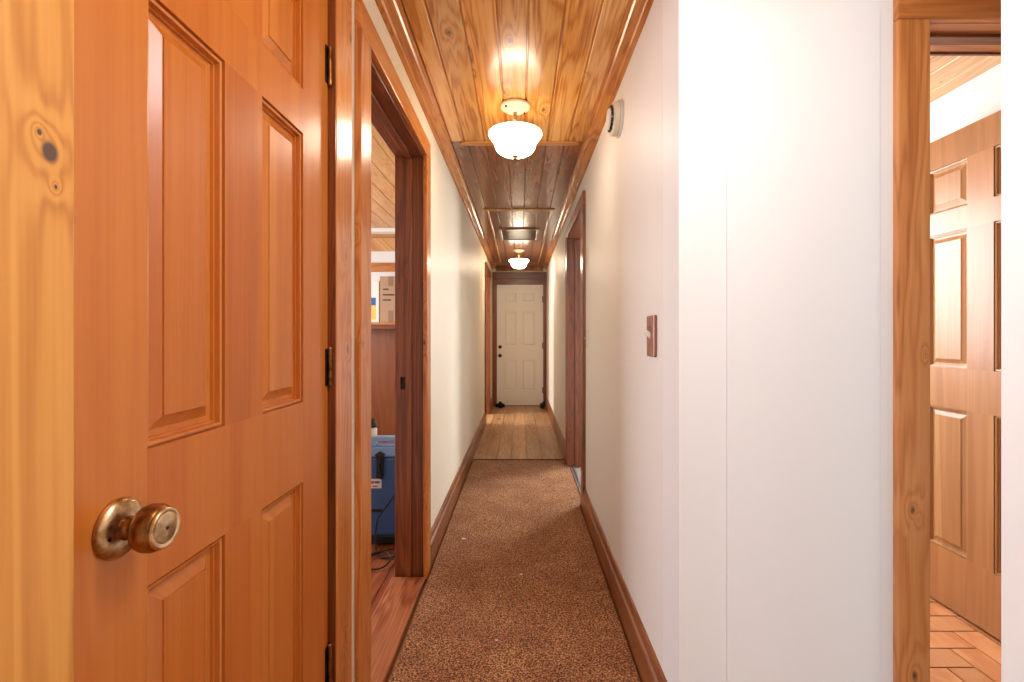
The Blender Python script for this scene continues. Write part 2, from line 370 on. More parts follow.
# carpet
m = MB(); m.box(-0.446, 0.408, YB, 4.52, -0.02, 0.012); m.box(0.408, 0.438, DR[0]+0.02, DR[1]-0.02, -0.02, 0.012)
carpet = m.build('carpet', M['carpet']); tag(carpet, 'long brown speckled carpet running down the corridor floor', 'carpet')
tag(one('transition_strip', M['seam'], [(-0.45, 0.41, 4.522, 4.57, 0.0, 0.010)], bevel=0.003), 'dark strip where the brown carpet meets the plank floor', 'floor strip')
th = empty('metal_threshold', (0.455, 3.82, 0)); tag(th, 'metal threshold strip in the doorway on the right of the corridor', 'threshold')
one('strip', M['alu'], [(-0.013, -0.002, -0.49, 0.49, 0.0, 0.017)], th, 0.002); one('strip', M['alu'], [(0.012, 0.03, -0.49, 0.49, 0.0, 0.010)], th, 0.002)
t = MB().box(-0.080, 0.080, -0.430, 0.430, -0.02, 0.016).build('wooden_threshold', M['thresh'], None, 0.006, loc=(-0.543, 1.904, 0))
tag(t, 'worn reddish wooden threshold board in the open left doorway', 'threshold')

# ---------------------------------------------------------------- ceilings
S1 = [-0.475, -0.406, -0.326, -0.208, -0.083, 0.027, 0.154, 0.279, 0.376, 0.435]
S2 = [-0.475, -0.406, -0.312, -0.205, -0.078, 0.032, 0.150, 0.262, 0.376, 0.435]
def ceil_planks(seams, y0, y1): return planks(0, 0, y0, y1, 0, CZ+0.03, CZ, seams=seams)
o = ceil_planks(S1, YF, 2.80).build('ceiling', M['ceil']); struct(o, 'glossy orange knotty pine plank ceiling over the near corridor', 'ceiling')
o = ceil_planks(S2, 2.80, 7.5).build('ceiling', M['ceil_far']); struct(o, 'pine plank ceiling over the far corridor, painted darker for its dim light', 'ceiling')
o = one('ceiling', M['ceil_x'], [(XL, XR, 7.5, 7.77, CZ-0.004, CZ+0.03), (XL, XR, 7.773, YE, CZ-0.004, CZ+0.03)], bevel=0.004)
struct(o, 'cross boards of the ceiling above the far white door', 'ceiling')
o = planks(XL, 2.2, YB, YF, 0.125, CZ+0.03, CZ).build('ceiling', M['ceil']); struct(o, 'pine plank ceiling right above the viewer', 'ceiling')
o = planks(-2.28, 2.48, -3.48, YB, 0.125, CZ+0.03, CZ).build('ceiling', M['ceil_l']); struct(o, 'pine plank ceiling of the entry room behind the viewer', 'ceiling')
o = planks(-3.18, XL-TH, 1.2, 5.6, 0.13, CZ+0.03, CZ).build('ceiling', M['ceil_l']); struct(o, 'pale knotty pine plank ceiling of the storage room on the left', 'ceiling')
o = planks(XR+TH, 2.0, YF+0.15, 3.12, 0.13, CZ+0.03, CZ, off=0.05).build('ceiling', M['ceil_l']); struct(o, 'pale pine plank ceiling of the right-hand room', 'ceiling')
o = one('ceiling', M['wall'], [(XR+TH, 3.0, 3.24, 6.6, CZ, CZ+0.03), (-2.68, XL-TH, 5.72, 8.05, CZ, CZ+0.03)]); struct(o, 'ceilings of the daylit side rooms', 'ceiling')
# crown mouldings
def crown(name, side, y0, y1, label):
    x = XL if side < 0 else XR; d = -side
    pts = [(x, CZ), (x + d*0.070, CZ), (x + d*0.070, CZ-0.008), (x + d*0.056, CZ-0.010), (x + d*0.050, CZ-0.016), (x + d*0.022, CZ-0.028), (x + d*0.018, CZ-0.036), (x, CZ-0.040)]
    o = MB().prism(pts, 'Y', y0, y1).build(name, M['crown']); struct(o, label, 'trim')
crown('trim_1', -1, YB+0.12, YE, 'orange crown moulding along the top of the left corridor wall')
crown('trim_2', 1, YF+0.15, YE, 'orange crown moulding along the top of the right corridor wall')
pts = [(YE, CZ-0.004), (YE-0.06, CZ-0.004), (YE-0.05, CZ-0.016), (YE-0.02, CZ-0.05), (YE-0.02, CZ-0.06), (YE, CZ-0.062)]
struct(MB().prism(pts, 'X', XL+0.06, XR-0.06).build('trim_3', M['ceil_x']), 'narrow cross moulding where ceiling meets the end wall', 'trim')
# batten across the joint near the first lamp: lens-ended strip
pts = []
for i in range(9): a = -PI/2 + PI*i/8; pts.append((0.30 + 0.045*math.cos(a), 2.82 + 0.026*math.sin(a)))
for i in range(9): a = PI/2 + PI*i/8; pts.append((-0.31 + 0.045*math.cos(a), 2.82 + 0.026*math.sin(a)))
struct(MB().prism(pts, 'Z', CZ-0.010, CZ-0.0002).build('trim_4', M['strip_x'], None, 0.003), 'rounded cross batten on the ceiling behind the first lamp', 'trim')
o = one('trim_5', M['strip'], [(-0.312, -0.292, 4.33, 7.48, CZ-0.010, CZ-0.0002), (0.272, 0.292, 4.33, 7.48, CZ-0.010, CZ-0.0002), (-0.33, 0.31, 4.30, 4.33, CZ-0.012, CZ-0.0002)], bevel=0.003)
struct(o, 'pale battens framing the ceiling hatch section down the far corridor', 'trim')
# ceiling grille
gr = empty('ceiling_grille', (0, 5.39, CZ)); tag(gr, 'rectangular dark return air grille set in the far corridor ceiling', 'vent')
one('frame', M['grille_f'], [(-0.235, 0.205, -0.30, -0.27, -0.014, -0.0002), (-0.235, 0.205, 0.27, 0.30, -0.014, -0.0002), (-0.235, -0.205, -0.27, 0.27, -0.014, -0.0002), (0.175, 0.205, -0.27, 0.27, -0.014, -0.0002)], gr, 0.003)
one('backing', M['grille'], [(-0.205, 0.175, -0.27, 0.27, -0.0015, -0.0003)], gr)
m = MB()
for i in range(22):
    y = -0.262 + i*0.0245
    m.prism([(y, -0.008), (y+0.021, -0.006), (y+0.021, -0.0045), (y, -0.0065)], 'X', -0.205, 0.175)
m.build('louvre', M['grille'], gr)

# ---------------------------------------------------------------- baseboards
def baseboard(name, side, spans, label):
    x = XL if side < 0 else XR; d = -side; m = MB()
    for y0, y1 in spans:
        m.prism([(x, -0.02), (x + d*0.022, -0.02), (x + d*0.022, 0.118), (x + d*0.020, 0.124), (x + d*0.014, 0.132), (x + d*0.012, 0.150), (x + d*0.008, 0.160), (x, 0.163)], 'Y', y0, y1)
    o = m.build(name, M['base']); struct(o, label, 'baseboard')
baseboard('baseboard_left', -1, [(2.441, 6.345)], 'brown wooden baseboard along the left corridor wall')
baseboard('baseboard_left', -1, [(7.325, YE)], 'short wooden baseboard at the far end of the left corridor wall')
baseboard('baseboard_right', 1, [(YF+0.0, 3.203)], 'brown wooden baseboard along the near right corridor wall')
baseboard('baseboard_right', 1, [(4.452, YE)], 'brown wooden baseboard along the far right corridor wall')

# ---------------------------------------------------------------- door casings
CT = 0.020
def side_trim(name, side, d, near, far, label, mats, vis_near=True, head_top=2.156, base=-0.005, room=True, thin=False):
    """casing + jamb + stop of a doorway in a corridor wall; near/far are (inner edge, outer edge)"""
    t = empty(name, (XL if side < 0 else XR, (d[0]+d[1])/2, 0)); struct(t, label, 'door frame')
    oy = (d[0]+d[1])/2
    s = -side   # towards corridor
    def bx(a, b, y0, y1, z0, z1):
        a, b = sorted((s*a, s*b)); return (a, b, y0-oy, y1-oy, z0, z1)
    one('side_casing', mats[0], [bx(0.0002, CT, near[1], near[0], base, 2.069)], t, 0.003)
    one('side_casing', mats[0], [bx(0.0002, CT, far[0], far[1], base, 2.069)], t, 0.003)
    one('head_casing', mats[1], [bx(0.0002, CT, near[1], far[1], 2.0695, head_top)], t, 0.003)
    jt = near[0] - d[0]
    one('jamb', mats[2], [bx(-TH, -0.0002, d[0], near[0]-0.004, base, H1)], t, 0.001)
    one('jamb', mats[2], [bx(-TH, -0.0002, far[0]+0.004, d[1], base, H1)], t, 0.001)
    one('head_jamb', mats[3], [bx(-TH, -0.0002, near[0]-0.004, far[0]+0.004, H1-0.012, H1)], t, 0.001)
    return t, bx, oy
t, bx, oy = side_trim('trim_6', -1, D2, (1.466, 1.372), (2.342, 2.437), 'stained pine frame of the open doorway on the left', (M['pine'], M['pine_h'], M['jamb'], M['jamb_h']))
for a, b in ((1.4625, 1.4735), (2.3325, 2.345)):
    one('stop', M['jamb'], [bx(-0.055, -0.085, a, b, 0.016, 2.048)], t, 0.002)
one('stop', M['jamb_h'], [bx(-0.055, -0.085, 1.4625, 2.345, 2.048, 2.0598)], t, 0.002)
one('room_casing', M['jamb'], [bx(-TH-0.015, -TH-0.0002, 2.350, 2.45, 0, 2.15), bx(-TH-0.015, -TH-0.0002, 1.36, 1.458, 0, 2.15), bx(-TH-0.015, -TH-0.0002, 1.458, 2.350, 2.064, 2.15)], t, 0.002)
sp_ = one('strike_plate', M['bronze'], [bx(-0.088, -0.112, 2.3435, 2.3458, 0.925, 0.985)], t, 0.001)
side_trim('trim_7', -1, D5, (6.462, 6.345), (7.208, 7.325), 'dark wooden frame of the far left doorway beside the white door', (M['jamb'], M['jamb_h'], M['jamb'], M['jamb_h']))
t, bx, oy = side_trim('trim_8', 1, DR, (3.320, 3.203), (4.330, 4.452), 'dark stained frame of the doorway on the right of the corridor', (M['jamb'], M['jamb_h'], M['jamb'], M['jamb_h']))
one('stop', M['jamb'], [bx(-0.055, -0.085, 4.321, 4.334, 0.0, 2.058)], t, 0.002)

# frame of door 1 (closed closet door) : near casing is yellow pine
t = empty('trim_9', (XL, 0.84, 0)); struct(t, 'pine frame of the closed brown door, its near board yellow with a knot', 'door frame')
cn = MB()
one('side_casing', M['pine_y'], [(0.0002, CT, 0.370-0.84, 0.491-0.84, -0.005, 2.069)], t, 0.003)['label'] = 'yellow pine board with a dark knot'
one('side_casing', M['pine'], [(0.0002, CT, 1.188-0.84, 1.297-0.84, -0.005, 2.069)], t, 0.003)
one('head_casing', M['pine_h'], [(0.0002, CT, 0.370-0.84, 1.297-0.84, 2.0695, 2.156)], t, 0.003)
one('jamb', M['jamb'], [(-TH, -0.0002, D1[0]-0.84, 0.4995-0.84, -0.005, H1)], t)
one('jamb', M['jamb'], [(-TH, -0.0002, 1.1845-0.84, D1[1]-0.84, -0.005, H1), (-0.0002, 0.0185, 1.1845-0.84, 1.1875-0.84, -0.005, H1-0.004)], t)  # second box: dark strip standing in for shade on the casing's inner edge
one('head_jamb', M['jamb_h'], [(-TH, -0.0002, 0.4995-0.84, 1.1845-0.84, H1-0.012, H1)], t)
one('stop', M['jamb'], [(-0.06, -0.040, 0.4995-0.84, 0.512-0.84, 0, 2.06), (-0.06, -0.040, 1.172-0.84, 1.1845-0.84, 0, 2.06)], t)

# frame of the front-facing doorway on the right
t = empty('trim_10', (1.48, YF, 0)); struct(t, 'worn golden pine frame of the right-hand doorway', 'door frame')
one('side_casing', M['pine_r'], [(1.022-1.48, 1.110-1.48, -0.020, -0.0002, 0, 2.046)], t, 0.003)
one('side_casing', M['pine_r'], [(1.848-1.48, 1.950-1.48, -0.020, -0.0002, 0, 2.046)], t, 0.003)
one('head_casing', M['pine_x'], [(1.022-1.48, 1.950-1.48, -0.020, -0.0002, 2.0465, 2.15)], t, 0.003)
one('jamb', M['jamb'], [(FX0-1.48, 1.108-1.48, 0.0002, 0.15, 0, 2.058)], t)
one('jamb', M['jamb'], [(1.850-1.48, FX1-1.48, 0.0002, 0.15, 0, 2.058)], t)
one('head_jamb', M['pine_x'], [(1.108-1.48, 1.850-1.48, 0.0002, 0.15, 2.046, 2.06)], t)
one('head_stop', M['jamb_x'], [(1.108-1.48, 1.850-1.48, 0.045, 0.085, 2.037, 2.046), (1.108-1.48, 1.850-1.48, 0.135, 0.148, 2.042, 2.046)], t, 0.002)

# frame of end door
t = empty('trim_11', (0, YE, 0)); struct(t, 'dark stained frame around the white end door', 'door frame')
one('side_casing', M['jamb'], [(-0.488+0.018, -0.396, -0.020, -0.0002, 0, 2.035)], t, 0.003)
one('side_casing', M['jamb'], [(0.380, 0.433, -0.020, -0.0002, 0, 2.035)], t, 0.003)
one('head_casing', M['jamb_x'], [(-0.47, 0.433, -0.020, -0.0002, 2.0355, 2.135)], t, 0.003)
one('head_casing', M['jamb_x'], [(-0.47, 0.433, -0.024, -0.0002, 2.1358, 2.245)], t, 0.003)
one('jamb', M['jamb'], [(-0.42, -0.3965, 0, 0.12, 0, 2.06)], t); one('jamb', M['jamb'], [(0.380, 0.40, 0, 0.12, 0, 2.06)], t)
one('head_jamb', M['jamb_x'], [(-0.3965, 0.380, 0, 0.12, 2.036, 2.06)], t)
one('sill', M['jamb_x'], [(-0.3965, 0.380, -0.03, 0.10, -0.0, 0.010)], t, 0.003)

# ---------------------------------------------------------------- panelled doors
def panel_bm(x0, x1, z0, z1, T):
    """one raised panel with sticking, both faces; local y=0 is the front face, +y goes into the door"""
    bm = bmesh.new()
    prof = [(0, 0.0), (0.0004, 0.0075), (0.0030, 0.0078), (0.0036, 0.0030), (0.0075, 0.0040), (0.0082, 0.0120), (0.0112, 0.0122), (0.0118, 0.0168), (0.020, 0.0170), (0.037, 0.0084), (0.0378, 0.0062)]
    def side(y0, s):
        loops = []
        for ins, dp in prof:
            y = y0 + s*dp
            loops.append([bm.verts.new(p) for p in ((x0+ins, y, z0+ins), (x1-ins, y, z0+ins), (x1-ins, y, z1-ins), (x0+ins, y, z1-ins))])
        for a, b in zip(loops, loops[1:]):
            for i in range(4): bm.faces.new((a[i], a[(i+1) % 4], b[(i+1) % 4], b[i]))
        bm.faces.new(loops[-1]); return loops[0]
    a = side(0, 1); b = side(T, -1)
    for i in range(4): bm.faces.new((a[i], b[i], b[(i+1) % 4], a[(i+1) % 4]))
    bmesh.ops.recalc_face_normals(bm, faces=bm.faces[:])
    return bm
def panel_door(name, w, h, cols, rows, mf, mp, loc, rotz, label, T=0.035, rail_mat=None):
    root = empty(name, loc, (0, 0, rotz)); struct(root, label, 'door')
    (a0, a1), (b0, b1) = cols
    st = MB()
    for x0, x1 in ((0, a0), (b1, w)): st.box(x0, x1, 0, T, 0, h)
    zs = [0] + [z for r in rows for z in r] + [h]
    for i in range(0, len(zs), 2): st.box(a0, b1, 0, T, zs[i], zs[i+1])
    for r in rows: st.box(a1, b0, 0, T, r[0], r[1])
    st.build('frame', mf, root)
    for r in rows:
        for c in cols:
            m_ = MB(); m_.bm.free(); m_.bm = panel_bm(c[0], c[1], r[0], r[1], T)
            m_.build('panel', mp, root)
    return root
ROWS = [(0.245, 0.862), (1.036, 1.622), (1.718, 1.915)]
# door 1: local +x -> world +Y, front (local -y) -> world +X : rotate +90deg
d1 = panel_door('door_1', 0.678, 2.045, [(0.107, 0.268), (0.379, 0.545)], ROWS, M['fir'], M['fir_p'], (XL+0.0005, 0.503, 0.008), PI/2,
                'closed reddish brown six panel wooden door with round brass knob')
# knob on d1 (local: x=backset, y negative = out)
kn = MB().lathe([(0.0345, -0.0005), (0.035, -0.003), (0.0335, -0.006), (0.030, -0.009), (0.024, -0.011), (0.016, -0.012)], (0, 0, 0), 'Y', 48)
kb = MB().lathe([(0.012, -0.010), (0.014, -0.013), (0.012, -0.017), (0.0100, -0.020), (0.0110, -0.024), (0.018, -0.027), (0.0250, -0.032), (0.0275, -0.038), (0.0275, -0.046), (0.0250, -0.053), (0.021, -0.0560)], (0, 0, 0), 'Y', 48)
KL = (0.0622, 0, 0.955)
knob = kb.build('knob', M['brass_d'], d1, smooth=True, loc=KL); knob['label'] = 'round aged brass door knob'
ro = kn.build('rosette', M['brass'], knob, smooth=True)
MB().lathe([(0.0242, -0.0530), (0.0235, -0.0575), (0.0215, -0.0588), (0.0190, -0.0580), (0.0182, -0.0562), (0.0172, -0.0575), (0.0150, -0.0582), (0.001, -0.0586)], (0, 0, 0), 'Y', 40).build('face_ring', M['brass'], knob, smooth=True)
MB().lathe([(0.0022, -0.0580), (0.0022, -0.0592)], (0, 0, 0), 'Y', 12).build('lock_hole', M['black'], knob)
MB().lathe([(0.003, -0.0080), (0.003, -0.0112)], (-0.0225, 0, -0.004), 'Y', 12).build('screw', M['bronze'], knob)
def hinge(parent, x, z, hh=0.09, mat=None):
    mt = mat or M['bronze']
    h_ = MB(); h_.box(x-0.013, x+0.001, -0.0022, -0.0002, z-hh/2, z+hh/2)
    o = h_.build('hinge', mt, parent, 0.0006)
    MB().lathe([(0.0035, z-hh/2-0.004), (0.0055, z-hh/2), (0.0055, z+hh/2), (0.0035, z+hh/2+0.004)], (x+0.0025, -0.0062, 0), 'Z', 14).build('pin_barrel', M['brass_d'], o, smooth=False)
    return o
for z in (0.375, 1.103, 1.843): hinge(d1, 0.674, z)

# door 4 in right room: face looks towards -X ; local +x -> world -Y?  (rotate -90deg: +x -> -Y, -y -> -X)
d4 = panel_door('door_4', 0.685, 2.045, [(0.085, 0.283), (0.393, 0.575)], ROWS, M['firl'], M['firl_p'], (1.850, 2.270, 0.012), -PI/2,
                'pale brown six panel wooden door standing open inside the right-hand room')
# end door
de = panel_door('door_2', 0.771, 2.022, [(0.117, 0.335), (0.412, 0.644)], [(0.245, 0.765), (0.985, 1.575), (1.725, 1.895)], M['white_door'], M['white_door'], (-0.394, YE+0.004, 0.012), 0,
                'white six panel door at the far end of the corridor', T=0.045)
k = MB().lathe([(0.028, -0.0005), (0.029, -0.006), (0.012, -0.012), (0.012, -0.030), (0.026, -0.040), (0.029, -0.054), (0.022, -0.066), (0.004, -0.068)], (0, 0, 0), 'Y', 24).build('knob', M['bronze'], de, smooth=True, loc=(0.052, 0, 0.833)); k['label'] = 'dark bronze door knob'
MB().lathe([(0.029, -0.0005), (0.029, -0.012), (0.022, -0.020), (0.004, -0.021)], (0, 0, 0), 'Y', 24).build('deadbolt', M['bronze'], de, smooth=True, loc=(0.052, 0, 0.978))
for z in (0.25, 1.0, 1.78): hinge(de, 0.771, z, 0.10)

# ---------------------------------------------------------------- ceiling lamps
def lamp(loc, label, sh='shade'):
    r = empty('ceiling_lamp', loc); tag(r, label, 'ceiling light', 'glass bowl lamps on the corridor ceiling')
    cn = MB().lathe([(0.070, -0.0003), (0.074, -0.004), (0.074, -0.012), (0.066, -0.018), (0.050, -0.022), (0.046, -0.030), (0.030, -0.034), (0.012, -0.036)], n=48).build('canopy', M['canopy'], r, smooth=True)
    for a in (0.7, 0.7+PI): MB().lathe([(0.005, -0.016), (0.005, -0.026), (0.002, -0.028)], (0.058*math.cos(a), 0.058*math.sin(a), 0), n=10).build('screw', M['bronze'], cn)
    MB().lathe([(0.010, -0.034), (0.010, -0.060), (0.016, -0.064), (0.016, -0.075), (0.010, -0.080), (0.006, -0.2), (0.006, -0.255)], n=16).build('stem', M['brass'], r, smooth=True)
    prof = [(rr_, -0.138 + (z_ + 0.098)*0.90) for rr_, z_ in [(0.126, -0.098), (0.130, -0.100), (0.131, -0.106), (0.127, -0.116), (0.118, -0.130), (0.107, -0.146), (0.101, -0.160), (0.099, -0.172), (0.094, -0.186), (0.083, -0.200), (0.064, -0.212), (0.040, -0.220), (0.014, -0.223)]]
    inner = [(rr-0.004 if rr > 0.02 else rr, z+0.004) for rr, z in prof[::-1]]
    b = MB().lathe(prof + inner, n=56); 
    bmesh.ops.delete(b.bm, geom=[f for f in b.bm.faces if len(f.verts) > 4], context='FACES_ONLY')
    g_ = b.build('glass_shade', None, r, smooth=True, mats=[M[sh], M['shade_in']])
    for p in g_.data.polygons: p.material_index = 0 if p.index < 56*(len(prof)-1) and p.normal.z < 0.6 else 1
    MB().lathe([(0.015, -0.250), (0.016, -0.255), (0.008, -0.258), (0.009, -0.262), (0.011, -0.267), (0.007, -0.273), (0.002, -0.276)], n=20).build('finial', M['brass_d'], r, smooth=True)
    return r
lamp((-0.026, 2.36, CZ), 'lit frosted glass bowl lamp nearest the viewer on the orange ceiling')
lamp((-0.020, 6.35, CZ), 'lit frosted glass bowl lamp farther away, in front of the white end door', 'shade_far')

# storage-room ceiling light
o = empty('ceiling_light_bar', (-1.60, 5.1, CZ)); tag(o, 'white bar light on the storage room ceiling through the left doorway', 'ceiling light')
one('housing', M['white_pl'], [(-0.35, 0.35, -0.07, 0.07, -0.045, -0.0003)], o, 0.01); one('end_cap', M['nickel'], [(-0.37, -0.351, -0.06, 0.06, -0.04, -0.0003)], o, 0.004)

# ---------------------------------------------------------------- smoke alarm
sm = empty('smoke_alarm', (XR, 2.10, 2.135)); tag(sm, 'round white smoke alarm high on the right corridor wall', 'smoke alarm')
MB().lathe([(0.078, -0.0005), (0.079, -0.004), (0.076, -0.010)], (0, 0, 0), 'X', 48).build('base_plate', M['white_pl'], sm)
MB().lathe([(0.070, -0.0105), (0.072, -0.014), (0.071, -0.031), (0.066, -0.036), (0.052, -0.037)], (0, 0, 0), 'X', 48).build('body', M['cream_pl'], sm, smooth=False)
MB().lathe([(0.044, -0.0375), (0.044, -0.048), (0.040, -0.054), (0.010, -0.056)], (0, 0, 0), 'X', 36).build('sensor_cap', M['white_pl'], sm)
m = MB()
for i in range(14):
    a = 2*PI*i/14
    cy, cz = 0.0455*math.cos(a), 0.0455*math.sin(a)
    m.box(-0.047, -0.039, cy-0.0075, cy+0.0075, cz-0.0075, cz+0.0075)
m.build('vent_slots', M['black'], sm)

# ---------------------------------------------------------------- switches
sw = empty('light_switch', (XR, 1.575, 1.187)); tag(sw, 'dark wooden switch plate with white toggle on the right wall', 'light switch')
one('plate', M['tplate'], [(-0.010, -0.0003, -0.045, 0.045, -0.068, 0.068)], sw, 0.004)
MB().prism([(-0.010, -0.009), (-0.028, 0.006), (-0.032, 0.016), (-0.024, 0.022), (-0.010, 0.010)], 'Y', -0.006, 0.006).build('toggle', M['white_pl'], sw, 0.001)
for z in (-0.03, 0.03): MB().lathe([(0.0035, -0.0100), (0.0035, -0.0112)], (0, 0, z), 'X', 10).build('screw', M['bronze'], sw)
s2 = empty('light_switch', (XR, 3.12, 1.165)); tag(s2, 'small cream wall switch beside the doorway on the right', 'light switch')
one('plate', M['cream_pl'], [(-0.006, -0.0003, -0.036, 0.036, -0.057, 0.057)], s2, 0.002)
one('toggle', M['cream_pl'], [(-0.016, -0.006, -0.005, 0.005, -0.002, 0.012)], s2, 0.001)

# ---------------------------------------------------------------- storage room contents
bc = empty('blue_storage_case', (-0.86, 2.90, 0)); tag(bc, 'blue plastic case with light blue handle top on the storage room floor', 'case')
one('body', M['blue'], [(-0.21, 0.19, -0.19, 0.19, 0.055, 0.500)], bc, 0.015)
one('base', M['black'], [(-0.20, 0.18, -0.18, 0.18, 0.0, 0.0545)], bc, 0.008)
one('lid', M['blue_l'], [(-0.212, 0.192, -0.192, -0.120, 0.5005, 0.560)], bc, 0.010)
m = MB(); m.prism([(-0.212, 0.5605), (0.04, 0.5605), (0.04, 0.590), (0.165, 0.590), (0.165, 0.5605), (0.192, 0.5605), (0.192, 0.612), (-0.212, 0.612)], 'Y', -0.192, -0.128)
m.build('handle', M['blue_l'], bc, 0.004)
m = MB(); m.prism([(-0.018, 0.0), (0.018, 0.0), (0.024, 0.10), (0.028, 0.135), (0.0, 0.150), (-0.024, 0.135), (-0.014, 0.10)], 'Y', -0.022, -0.0005)
lt = m.build('latch', M['black'], bc, 0.003, loc=(0.068, -0.192, 0.385))
MB().tube([(0.012, -0.026, 0.13), (0.004, -0.034, 0.08), (0.010, -0.032, 0.02), (0.016, -0.024, 0.0)], 0.006).build('strap', M['black'], lt)
lb = one('sticker', M['paper'], [(0.0, 0.075, -0.1915, -0.1902, 0.325, 0.378)], bc)
lb['label'] = 'small white sticker with red and blue print'
one('print', M['red_ink'], [(0.025, 0.055, -0.1922, -0.1916, 0.333, 0.340), (0.008, 0.034, -0.1922, -0.1916, 0.352, 0.366)], lb)
one('print', M['blue_ink'], [(0.038, 0.066, -0.1922, -0.1916, 0.353, 0.365)], lb)
one('vent_slot', M['black'], [(0.01, 0.083, -0.1925, -0.1895, 0.190, 0.207)], bc)
bt = empty('bottle', (-0.845, 2.740, 0.6125)); tag(bt, 'small white bottle with black cap standing on the blue case', 'bottle')
MB().lathe([(0.024, 0), (0.026, 0.004), (0.026, 0.042), (0.018, 0.052), (0.011, 0.056)], n=24).build('body', M['white_pl'], bt, smooth=True)
MB().lathe([(0.025, 0.053), (0.025, 0.070), (0.014, 0.082), (0.012, 0.100), (0.004, 0.103)], n=24).build('cap', M['black'], bt, smooth=True)
# cable
def smooth_path(P, n=8):
    P = [Vector(p) for p in P]; out = []
    for i in range(len(P)-1):
        p0, p1, p2, p3 = P[max(i-1, 0)], P[i], P[i+1], P[min(i+2, len(P)-1)]
        for k in range(n):
            t = k/n; out.append(0.5*((2*p1)+(-p0+p2)*t+(2*p0-5*p1+4*p2-p3)*t*t+(-p0+3*p1-3*p2+p3)*t**3))
    out.append(P[-1]); return out
pts = [(-0.700, 2.665, 0.30), (-0.735, 2.66, 0.25), (-0.785, 2.655, 0.18), (-0.80, 2.65, 0.10), (-0.79, 2.62, 0.02), (-0.75, 2.56, 0.007), (-0.69, 2.55, 0.007), (-0.66, 2.60, 0.007)]
cab = MB().tube(smooth_path(pts), 0.0045)
pts = [(-0.66, 2.62, 0.017), (-0.72, 2.62, 0.017), (-0.80, 2.56, 0.009), (-0.81, 2.48, 0.009), (-0.76, 2.42, 0.009), (-0.70, 2.44, 0.009), (-0.68, 2.52, 0.018), (-0.73, 2.58, 0.027), (-0.80, 2.56, 0.020), (-0.88, 2.50, 0.008)]
cab.tube(smooth_path(pts), 0.0045)
tag(cab.build('power_cable', M['black'], None, smooth=True), 'thin black cable looping on the floor in front of the blue case', 'cable')
# back wall trim, wainscot
o = one('trim_12', M['ceil_l'], [(-3.18, XL-TH, 5.575, 5.5998, 2.165, CZ)], bevel=0.004); struct(o, 'pale pine frieze board atop the storage room back wall', 'trim')
o = one('trim_13', M['pine_x'], [(-3.18, XL-TH, 5.580, 5.5998, 1.925, 2.03)], bevel=0.003); struct(o, 'pine rail across the storage room back wall above the boxes', 'trim')
o = one('trim_14', M['wains'], [(-3.18, XL-TH, 5.575, 5.5998, -0.001, 1.275)]); struct(o, 'plain reddish wood panelling low on the storage room back wall', 'wall panelling')
sh = empty('wall_shelf', (-1.6, 5.6, 1.278)); tag(sh, 'dark edged wooden wall shelf carrying cardboard box in storage room', 'shelf')
one('board', M['pine_x'], [(-0.7, 0.7, -0.30, -0.0003, 0.028, 0.052)], sh, 0.003); one('front_rail', M['jamb_x'], [(-0.7, 0.7, -0.295, -0.27, -0.02, 0.0275)], sh, 0.003)
SZ = 1.3305
cb = empty('cardboard_box', (-1.395, 5.44, SZ)); tag(cb, 'brown cardboard box with printed lines on the storage room shelf', 'box')
one('carton', M['card'], [(-0.165, 0.165, -0.12, 0.12, 0, 0.510)], cb, 0.004)
one('tape', M['tape'], [(-0.07, -0.015, -0.1225, -0.1202, 0.40, 0.5095)], cb); one('tape', M['tape'], [(-0.07, -0.015, -0.1225, -0.1202, 0.0, 0.13)], cb)
one('printed_text', M['ink'], [(-0.13, -0.065, -0.1215, -0.1202, 0.358, 0.374), (-0.13, -0.01, -0.1215, -0.1202, 0.298, 0.312), (-0.13, 0.03, -0.1215, -0.1202, 0.300, 0.306), (-0.13, -0.04, -0.1215, -0.1202, 0.240, 0.256)], cb)
pk = empty('packet', (-1.645, 5.44, SZ)); tag(pk, 'white packet with blue and yellow front beside the cardboard box', 'packet')
one('body', M['paper'], [(-0.07, 0.07, -0.10, 0.10, 0, 0.46)], pk, 0.004)
one('blue_panel', M['blue_ink'], [(-0.065, 0.035, -0.1015, -0.1002, 0.19, 0.275)], pk); one('yellow_panel', M['yellow'], [(-0.065, 0.035, -0.1015, -0.1002, 0.03, 0.189)], pk)

# ---------------------------------------------------------------- small things on the floor
def blob(name, loc, sx, sy, sz, mat, label, cat, seed=0, group=None):
    rr = random.Random(seed); bm = bmesh.new(); bmesh.ops.create_icosphere(bm, subdivisions=3, radius=1)
    ph = [rr.uniform(0, 6) for _ in range(6)]
    for v in bm.verts:
        c = v.co
        k = 1 + 0.18*math.sin(4*c.x+ph[0]) + 0.15*math.sin(5*c.y+ph[1]) + 0.12*math.sin(9*c.x+6*c.y+ph[2])
        v.co = Vector((c.x*sx*k, c.y*sy*k, max(c.z, -0.35)*sz*(1 + 0.25*math.sin(6*c.x+ph[3])) + 0.35*sz*1.0))
    mz = min(v.co.z for v in bm.verts)
    for v in bm.verts: v.co.z -= mz
    m_ = MB(); m_.bm.free(); m_.bm = bm
    o = m_.build(name, mat, None, smooth=True, loc=loc); tag(o, label, cat, group); return o
blob('black_lump', (-0.335, 7.88, 0.0), 0.085, 0.07, 0.06, M['lump'], 'crumpled black item on planks left of the white door', 'lump', 1)  # dark lumps of unknown kind, shaped as crumpled items
blob('black_lump', (0.360, 7.80, 0.0), 0.035, 0.09, 0.07, M['lump'], 'crumpled black item on planks right of the white door', 'lump', 2)
